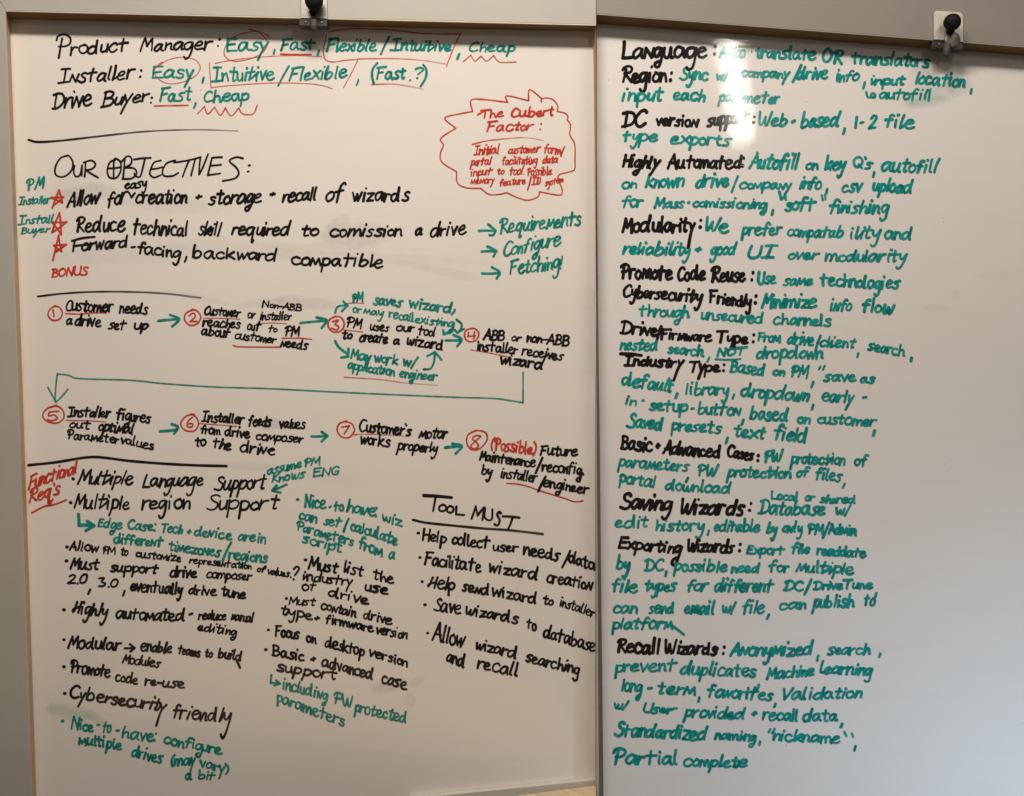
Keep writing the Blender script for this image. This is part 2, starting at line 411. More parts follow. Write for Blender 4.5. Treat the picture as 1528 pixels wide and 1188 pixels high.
# ------------------------------------------------------------------ handwriting: a one-line alphabet drawn as pen paths
# baseline 0, x-height 5, capitals 9, descenders -4; "!" marks a sharp turn, "|" lifts the pen
GL = {
'a': ["4.3,4.2 2.8,5 .9,3.9 .4,1.7 1.5,.1 3.1,1.3 4.3,4.5! 4.2,1.4 4.7,.1 5.3,.5", "4.1,4.4 2.3,4.9 .6,3 .6,.9 1.9,.1 3.4,1.8 4.2,4.3! 4.2,1.2 5,.1"],
'b': [".9,9 .7,4 .5,.3! .9,3 2.6,4.6 4.2,3.2 3.6,.8 1.8,-.1 .5,.6", ".7,9 .6,5 .6,.4 2.2,-.1 4,1.2 3.9,3.5 2.4,4.3 .7,2.6"],
'c': ["4.1,4 3,5 1.2,4.2 .4,2.2 1.2,.3 2.8,0 4.4,1", "3.8,4.3 2.4,4.9 .8,3.6 .5,1.6 1.7,.1 4.2,.7"],
'd': ["4.1,4.2 2.7,4.8 .9,3.7 .4,1.6 1.6,.1 3.2,1.4 4.4,4.8 4.8,9! 4.5,3 4.6,.3 5.3,.3", "3.9,4.2 2.2,4.6 .6,3 .5,.9 1.9,0 3.7,1.6 4.6,9! 4.3,2.6 4.5,.1"],
'e': [".5,2.4 2.6,2.8 4,3.9 3.2,5 1.5,4.6 .4,2.4 1.3,.3 3,0 4.7,1.1", ".6,2.2 2.4,2.5 3.6,3.6 2.8,4.8 1.2,4.2 .4,1.9 1.6,.1 4.4,.7"],
'f': ["4.2,7.9 3.5,9 2.4,8 1.9,5 1.4,-.3 | .2,4.2 3.6,4.7", "3.9,8.3 2.8,9 1.9,7.4 1.6,3 1.3,0 | .1,4.5 3.4,4.5"],
'g': ["4.2,4.2 2.8,5 .9,4 .5,2 1.5,.4 3.2,1.6 4.3,4.6! 4.1,0 3.4,-3.4 1.8,-4.2 .8,-3.2", "4.1,4.3 2.4,4.9 .7,3.3 .9,1 2.3,.5 4.2,4.4! 4.2,-.6 3,-4 1.3,-3.9 1.1,-2.6 3,-1.6"],
'h': ["1,9 .7,4 .5,0! 1.2,3 2.8,4.6 3.8,3.4 3.8,1 4.3,.1 4.8,.3", ".9,9 .7,4 .5,.1! 1.1,2.4 2.5,4.2 3.6,3.2 3.7,0"],
'i': [".8,4.8 .6,2 .8,.1 | .95,8.5 1.1,8.0", ".7,4.6 .6,0 | 1.3,8.5 1.3,8.1"],
'j': ["2.4,4.8 2.2,-2 1.2,-4 .2,-3.2 | 2.5,8.3 2.6,8"],
'k': [".9,9 .7,4 .5,0 | 4,4.8 1,2.4! 4.4,0"],
'l': ["1,9 .7,4 .6,.2", "1.1,9 .8,4 .7,.6 1.5,.1"],
'm': [".5,4.8 .6,0! 1.2,3.4 2.4,4.7 3.2,3 3.2,.2! 3.9,3.5 5.1,4.7 6,3 6,.6 6.6,.2", ".4,0 1.2,4.8! 2.8,1! 4.6,4.8! 5.6,0", ".4,.1 1,4.7! 2,4 2.9,.5! 3.9,4.2 4.8,4.4 5.4,0"],
'n': [".5,4.8 .6,0! 1.2,3.2 2.7,4.8 3.6,3.4 3.7,.8 4.3,.2", ".5,4.7 .5,.1! 1.1,2.8 2.4,4.5 3.4,3.6 3.6,0", ".4,.1 1,4.6! 3.3,.3! 4.2,4.7"],
'o': ["2.4,4.8 .9,4.1 .4,2 1.5,.1 3.4,.6 4.1,2.8 3.2,4.7 1.8,4.8", "2.6,4.7 .8,3.7 .5,1.4 2,0 3.8,1.3 3.8,3.6 2.4,4.9"],
'p': [".7,4.8 .5,0 .2,-4! .7,1 1.1,4 2.6,4.9 4.2,3.4 3.4,1 1.8,.2 .6,.9", ".6,4.7 .3,-3.8 | .5,3.6 2.2,4.9 4,3.8 3.6,1.2 1.6,.5 .5,1.2"],
'q': ["4.2,4.2 2.8,5 .9,4 .5,2 1.5,.4 3.2,1.6 4.3,4.6! 4.2,-4 5.2,-2.8"],
'r': [".6,4.8 .6,.1! 1,3.2 2,4.6 3.7,4.7", ".5,4.6 .5,.1! .9,2.6 1.9,4.2 3.3,4.3"],
's': ["3.6,4.4 2.4,5 1,4.2 1.6,2.9 3.2,2 3.2,.6 1.8,-.1 .2,.5", "3.9,4.8 2,4.7 1,3.7 2.6,2.4 3,.9 1.8,0 .4,.2"],
't': ["2,8.2 1.6,3 1.5,0 | 0,4.7 4.3,5.1", "1.9,8 1.6,3 1.5,.6 2.2,0 3,.4 | .1,5.2 3.5,5.1"],
'u': [".5,4.8 .4,1.6 1.5,.1 3,1 3.8,4.8! 3.7,1.2 4.2,.1 4.8,.4", ".5,4.7 .6,1.2 1.8,.1 3.2,1.4 3.7,4.7! 3.8,.1"],
'v': [".3,4.8 1.8,.1! 3.6,4.9"],
'w': [".3,4.8 .7,.8 1.6,.2 2.7,3.6! 3.1,.6 4.2,.2 5.4,4.9", ".3,4.7 1.4,.1! 2.8,3.9! 3.8,.2! 5.3,4.9"],
'x': [".3,4.8 4,0 | 3.9,4.8 .2,0"],
'y': [".5,4.8 .7,2.2 2,1.6 3.6,4.8! 3.4,.6 2.6,-3 1.2,-4.2 .3,-3.2", ".4,4.8 1.6,1.3 | 3.6,4.8 1.8,-.2 .5,-4.2"],
'z': [".4,4.6 3.9,4.8! .5,.2! 4.3,.3"],
'A': [".1,0 3,9! 5.2,0 | 1,3.4 4.8,3.2"],
'B': ["1,9 .8,0 | .4,8.6 2.6,9.2 4.4,7.6 3.6,5.4 1.2,4.8! 4,4.6 5.2,2.4 3.6,.3 .3,0"],
'C': ["5,7.6 4,8.9 2.2,8.2 .6,4.6 1.2,1 3,0 5.2,1.2"],
'D': ["1.2,8.4 .9,.3 | -.5,7.8 1.8,8.9 4.6,7.6 5.4,4.4 4.2,1.5 1.8,.1 -.3,.3"],
'E': ["4.8,8.8 1,8.6! .8,.2! 5,.4 | .9,4.6 4.2,4.9"],
'F': ["1,8.6 .6,0 | 0,8.4 5.2,9 | .9,4.6 3.8,4.9"],
'G': ["5,7.4 3.6,9 1.6,7.8 .5,4 1.6,.6 4,.2 5,3.8! 3,3.6"],
'H': ["1,9 .6,0 | 5,9 4.6,0 | .8,4.6 4.8,4.8", "1.8,8.4 1,3 .2,.4 .1,2.2 4.6,5.4 | 5.2,9 4.4,.1"],
'I': [".6,8.8 5,9 | 2.8,8.9 2.4,.2 | 0,0 4.8,.3"],
'J': ["3.6,9 3.2,2 2,0 .2,.8 | 1,9 6,9"],
'K': ["1,9 .6,0 | 4.8,8.8 .9,3.8! 5,0"],
'L': [".9,9 .6,.2! 4.6,.3"],
'M': [".2,0 1.2,9! 3.2,2.6! 5.6,9! 6.2,0", ".3,0 1.6,8.8! 3,3! 5.2,8.6! 5.8,0"],
'N': [".4,0 1,9! 4.6,.4! 5.4,9"],
'O': ["3,9 1,7.6 .4,4 1.6,.4 4,.4 5.8,4 5,7.8 2.8,9"],
'P': ["1.5,7.4 1.1,0 | -.3,6.6 .2,8.2 2.4,9 4.6,7.7 4.4,5.5 2.6,4.3 .4,4.2"],
'Q': ["3,9 1,7.6 .4,4 1.6,.4 4,.4 5.8,4 5,7.8 2.8,9 | 3.6,2.4 6,-.4"],
'R': ["1.4,7.4 1,0 | -.3,6.8 .6,8.4 2.8,9 4.6,7.8 3.9,5.5 1.1,4.6! 5.4,0"],
'S': ["4.6,8 3.2,9 1.4,7.8 2,5.6 4.4,3.6 4.2,1 2.2,-.1 0,.8"],
'T': ["0,8.8 6,9 | 3.2,8.9 2.8,0"],
'U': [".6,9 .6,2.6 2.4,.1 4.6,1.6 5.2,9"],
'V': [".3,9 2.4,.1! 5,9.2"],
'W': [".4,9 1,1.4 2.2,.4 3.6,6! 4.2,1 5.4,.4 7.2,9.2"],
'Y': [".3,9 2.4,5 | 5,9 1.6,0"],
'Z': [".4,8.8 5,9! .4,.2! 5.2,.3"],
'0': ["2.4,8.6 .8,7 .4,3 1.8,.2 4,1.6 4.4,5.6 3.4,8.4 2,8.6"],
'1': ["1,8.8 .7,0"],
'2': [".3,7 1.6,8.8 3.8,8 3.4,5 .3,.3! 4.6,.3"],
'3': [".5,8.2 3.4,8.6 1.8,5 4,3.4 3,.6 .3,.4"],
':': ["1,6.6 1.1,6.2 | .8,.7 .9,.3"],
',': ["1.2,2.6 1,.9 .1,-1.6"],
'.': [".6,.5 .8,.2"],
'-': [".2,3.4 3.2,3.8"],
'/': [".1,-.8 3.4,9.4"],
'(': ["2.6,9.4 .8,6.6 .3,3 1.4,-.6"],
')': [".3,9.4 2,6.8 2.2,3 .4,-.6"],
'+': ["0,2.6 3.4,2.9 | 1.9,4.8 1.5,.6"],
'?': [".2,7.2 1.6,8.8 3.6,7.6 2.6,5 1.6,3.2 | 1.4,.4 1.5,0"],
'!': ["1.4,9 .8,2.4 | .6,.3 .7,0"],
"'": ["0,9.2 .8,7.6"],
}

RND = random.Random(7)

def parse_path(txt):
    """-> list of pen strokes, each a list of smooth runs (split at sharp turns)"""
    out = []
    for st in txt.split('|'):
        runs, cur = [], []
        for tok in st.split():
            c = tok.endswith('!')
            x, y = tok.rstrip('!').split(',')
            p = (float(x), float(y))
            cur.append(p)
            if c and len(cur) > 1:
                runs.append(cur); cur = [p]
        if len(cur) > 1: runs.append(cur)
        if runs: out.append(runs)
    return out

def smooth(pts, step):
    """Catmull-Rom through the points, about one sample per step"""
    if len(pts) == 2:
        (x0, y0), (x1, y1) = pts
        n = max(2, int(math.hypot(x1 - x0, y1 - y0) / (step * 2.5)))
        bow = RND.uniform(-.03, .03) * (n > 2)
        return [(x0 + (x1 - x0) * i / n - (y1 - y0) * bow * math.sin(math.pi * i / n), y0 + (y1 - y0) * i / n + (x1 - x0) * bow * math.sin(math.pi * i / n)) for i in range(n + 1)]
    P = [(2 * pts[0][0] - pts[1][0], 2 * pts[0][1] - pts[1][1])] + pts + [(2 * pts[-1][0] - pts[-2][0], 2 * pts[-1][1] - pts[-2][1])]
    out = []
    for i in range(1, len(P) - 2):
        p0, p1, p2, p3 = P[i - 1:i + 3]
        n = max(2, int(math.hypot(p2[0] - p1[0], p2[1] - p1[1]) / step))
        for k in range(n):
            t = k / n; t2 = t * t; t3 = t2 * t
            out.append(tuple(.5 * (2 * p1[j] + (p2[j] - p0[j]) * t + (2 * p0[j] - 5 * p1[j] + 4 * p2[j] - p3[j]) * t2 + (3 * p1[j] - p0[j] - 3 * p2[j] + p3[j]) * t3) for j in (0, 1)))
    out.append(P[-2])
    return out

class Ink:
    """collects pen strokes (photo-pixel coordinates) into one mesh lying on a board"""
    def __init__(self): self.v, self.f, self.a, self.k = [], [], [], 0
    def stroke(self, pts, w, f0=1.0, f1=1.0, taper=.0):
        self.k += 1
        lay = .00025 + (self.k % 14) * .00003
        n = len(pts)
        L = [0]
        for i in range(1, n): L.append(L[-1] + math.hypot(pts[i][0] - pts[i - 1][0], pts[i][1] - pts[i - 1][1]))
        tot = max(L[-1], .01)
        ph, am = RND.uniform(0, 6), RND.uniform(.05, .13)
        s = len(self.v)
        def put(x, y, i):
            self.v.append(at(x, y, -(lay + .000025 * L[i] / tot)))
            self.a.append(f0 + (f1 - f0) * L[i] / tot)
        hw, nr = [], []
        for i in range(n):
            a, b = pts[max(0, i - 1)], pts[min(n - 1, i + 1)]
            dx, dy = b[0] - a[0], b[1] - a[1]
            d = math.hypot(dx, dy) or 1
            nr.append((-dy / d, dx / d))
            u = L[i] / tot
            hw.append(w / 2 * (1 + am * math.sin(ph + L[i] / (w * 2.2)) - taper * u) * (1.0 + .05 * (u < .06)))
        for i in range(n):
            put(pts[i][0] + nr[i][0] * hw[i], pts[i][1] + nr[i][1] * hw[i], i)
            put(pts[i][0] - nr[i][0] * hw[i], pts[i][1] - nr[i][1] * hw[i], i)
        for i in range(n - 1):
            q = s + 2 * i
            self.f.append((q, q + 1, q + 3, q + 2))
        for i, sg in ((0, -1), (n - 1, 1)):
            c = len(self.v); m = 6
            for k in range(1, m):
                a = math.pi * k / m
                nx, ny = nr[i]
                tx, ty = ny * sg, -nx * sg
                put(pts[i][0] + hw[i] * (nx * math.cos(a) + tx * math.sin(a)), pts[i][1] + hw[i] * (ny * math.cos(a) + ty * math.sin(a)), i)
            self.f.append(tuple([s + 2 * i] + list(range(c, c + m - 1)) + [s + 2 * i + 1]))
    def path(self, txt, T, w, f0=1.0, f1=1.0, taper=0.0):
        for runs in parse_path(txt):
            for r in runs:
                self.stroke(smooth([T(*p) for p in r], 1.6), w, f0, f1, taper)
    def word(self, word, x0, y0, x1, y1, h, w, slant, tail=1.0, floor=.76):
        if word not in ':.,?!': h = max(h - w * .6, 5.0)
        x0, x1, y0, y1 = x0 + w * .45, x1 - w * .45, y0 - w * .45, y1 - w * .45
        if x1 - x0 < .5: x0, x1 = (x0 + x1) / 2 - .25, (x0 + x1) / 2 + .25
        w = max(w * floor, min(w, .235 * h, max(2.2, .50 * (x1 - x0) / len(word)))) if len(word) > 1 else w
        sy = h / 9
        glyphs, pen, prev = [], 0, None
        last = max([i for i, c in enumerate(word) if c in 'gyj'], default=-1)
        for ci, ch in enumerate(word):
            var = GL[ch]
            st = parse_path(RND.choice(var + var[:2] * 3))
            dk = (1.4 * (tail if ci == last else 1.0)) if ch in 'gyj' else 1.1
            st = [[[(x, y * dk if y < 0 else (y * 1.13 if y <= 5 else (5.65 + (y - 5) * .8375)) if ch.islower() else y) for x, y in r] for r in s_] for s_ in st]
            xs = [p[0] for s_ in st for r in s_ for p in r]
            gs = 1 + RND.uniform(-.10, .10)
            jy, jr = RND.uniform(-.38, .38), RND.uniform(-.07, .07)
            jx = {}
            for s_ in st:
                for r in s_:
                    for p in r:
                        if p not in jx: jx[p] = (RND.gauss(0, .15), RND.gauss(0, .16))
            mn, mx = min(xs), max(xs)
            gg = [[[((p[0] - mn + jx[p][0]) * gs + pen + jr * p[1], (p[1] + jx[p][1]) * gs + jy) for p in r] for r in s_] for s_ in st]
            if ch == '.' and word != '.': gg = [[[(x + .9, y) for x, y in r] for r in s_] for s_ in gg]; pen += 1.2
            # run on from the letter before, as a quick hand does
            if prev and ch in 'imnruvwpye' and RND.random() < .42:
                a_, b_ = prev, gg[0][0][0]
                if b_[0] > a_[0] - .6: glyphs.append([[a_, ((a_[0] + b_[0]) / 2 + .15, (a_[1] + b_[1]) / 2 - .25), b_]])
            e_ = gg[0][-1][-1]
            prev = e_ if ch in 'aceuhmnlidtk' and e_[1] < 1.8 else None
            glyphs += gg
            nx_ = word[ci + 1] if ci + 1 < len(word) else ' '
            pen += (mx - mn) * gs + RND.uniform(.55, 1.1) + (.75 if ch in 'lidb1' and nx_ not in ' t' else 0) + (.45 if nx_ in 'lihbk' else 0)
        sh = slant + RND.uniform(-.07, .07)
        P = [p for s_ in glyphs for r in s_ for p in r]
        a, b = x0, (x1 - x0) / max(pen, 1)
        for _ in range(6):
            X = [a + b * p[0] + sh * sy * p[1] for p in P]
            m0, m1 = min(X), max(X)
            if m1 - m0 < 1e-6: break
            if len(word) == 1 and word in "1,.:'!ilI-/()": b = min(sy * 1.1, b * (x1 - x0) / (m1 - m0)); a += (x0 + x1) / 2 - (m0 + m1) / 2; continue
            b = max(sy * .25, b + ((x1 - x0) - (m1 - m0)) / max(pen, 1)); a += x0 - m0
        slope = (y1 - y0) / max(x1 - x0, 1)
        def T(x, y):
            X = a + b * x + sh * sy * y
            return (X, y0 + (a + b * x - x0) * slope - sy * y)
        ff = RND.uniform(.94, 1.0)
        for runs in glyphs:
            for r in runs:
                self.stroke(smooth([T(*p) for p in r], 1.3), w * RND.uniform(.86, 1.12), 1.0, ff)
    def build(self, name, mat, parent, label):
        o = mesh_obj(name, self.v, self.f, mat)
        at_ = o.data.attributes.new('ink', 'FLOAT', 'POINT')
        at_.data.foreach_set('value', self.a)
        o.parent = parent
        if label: o['label'] = label
        return o

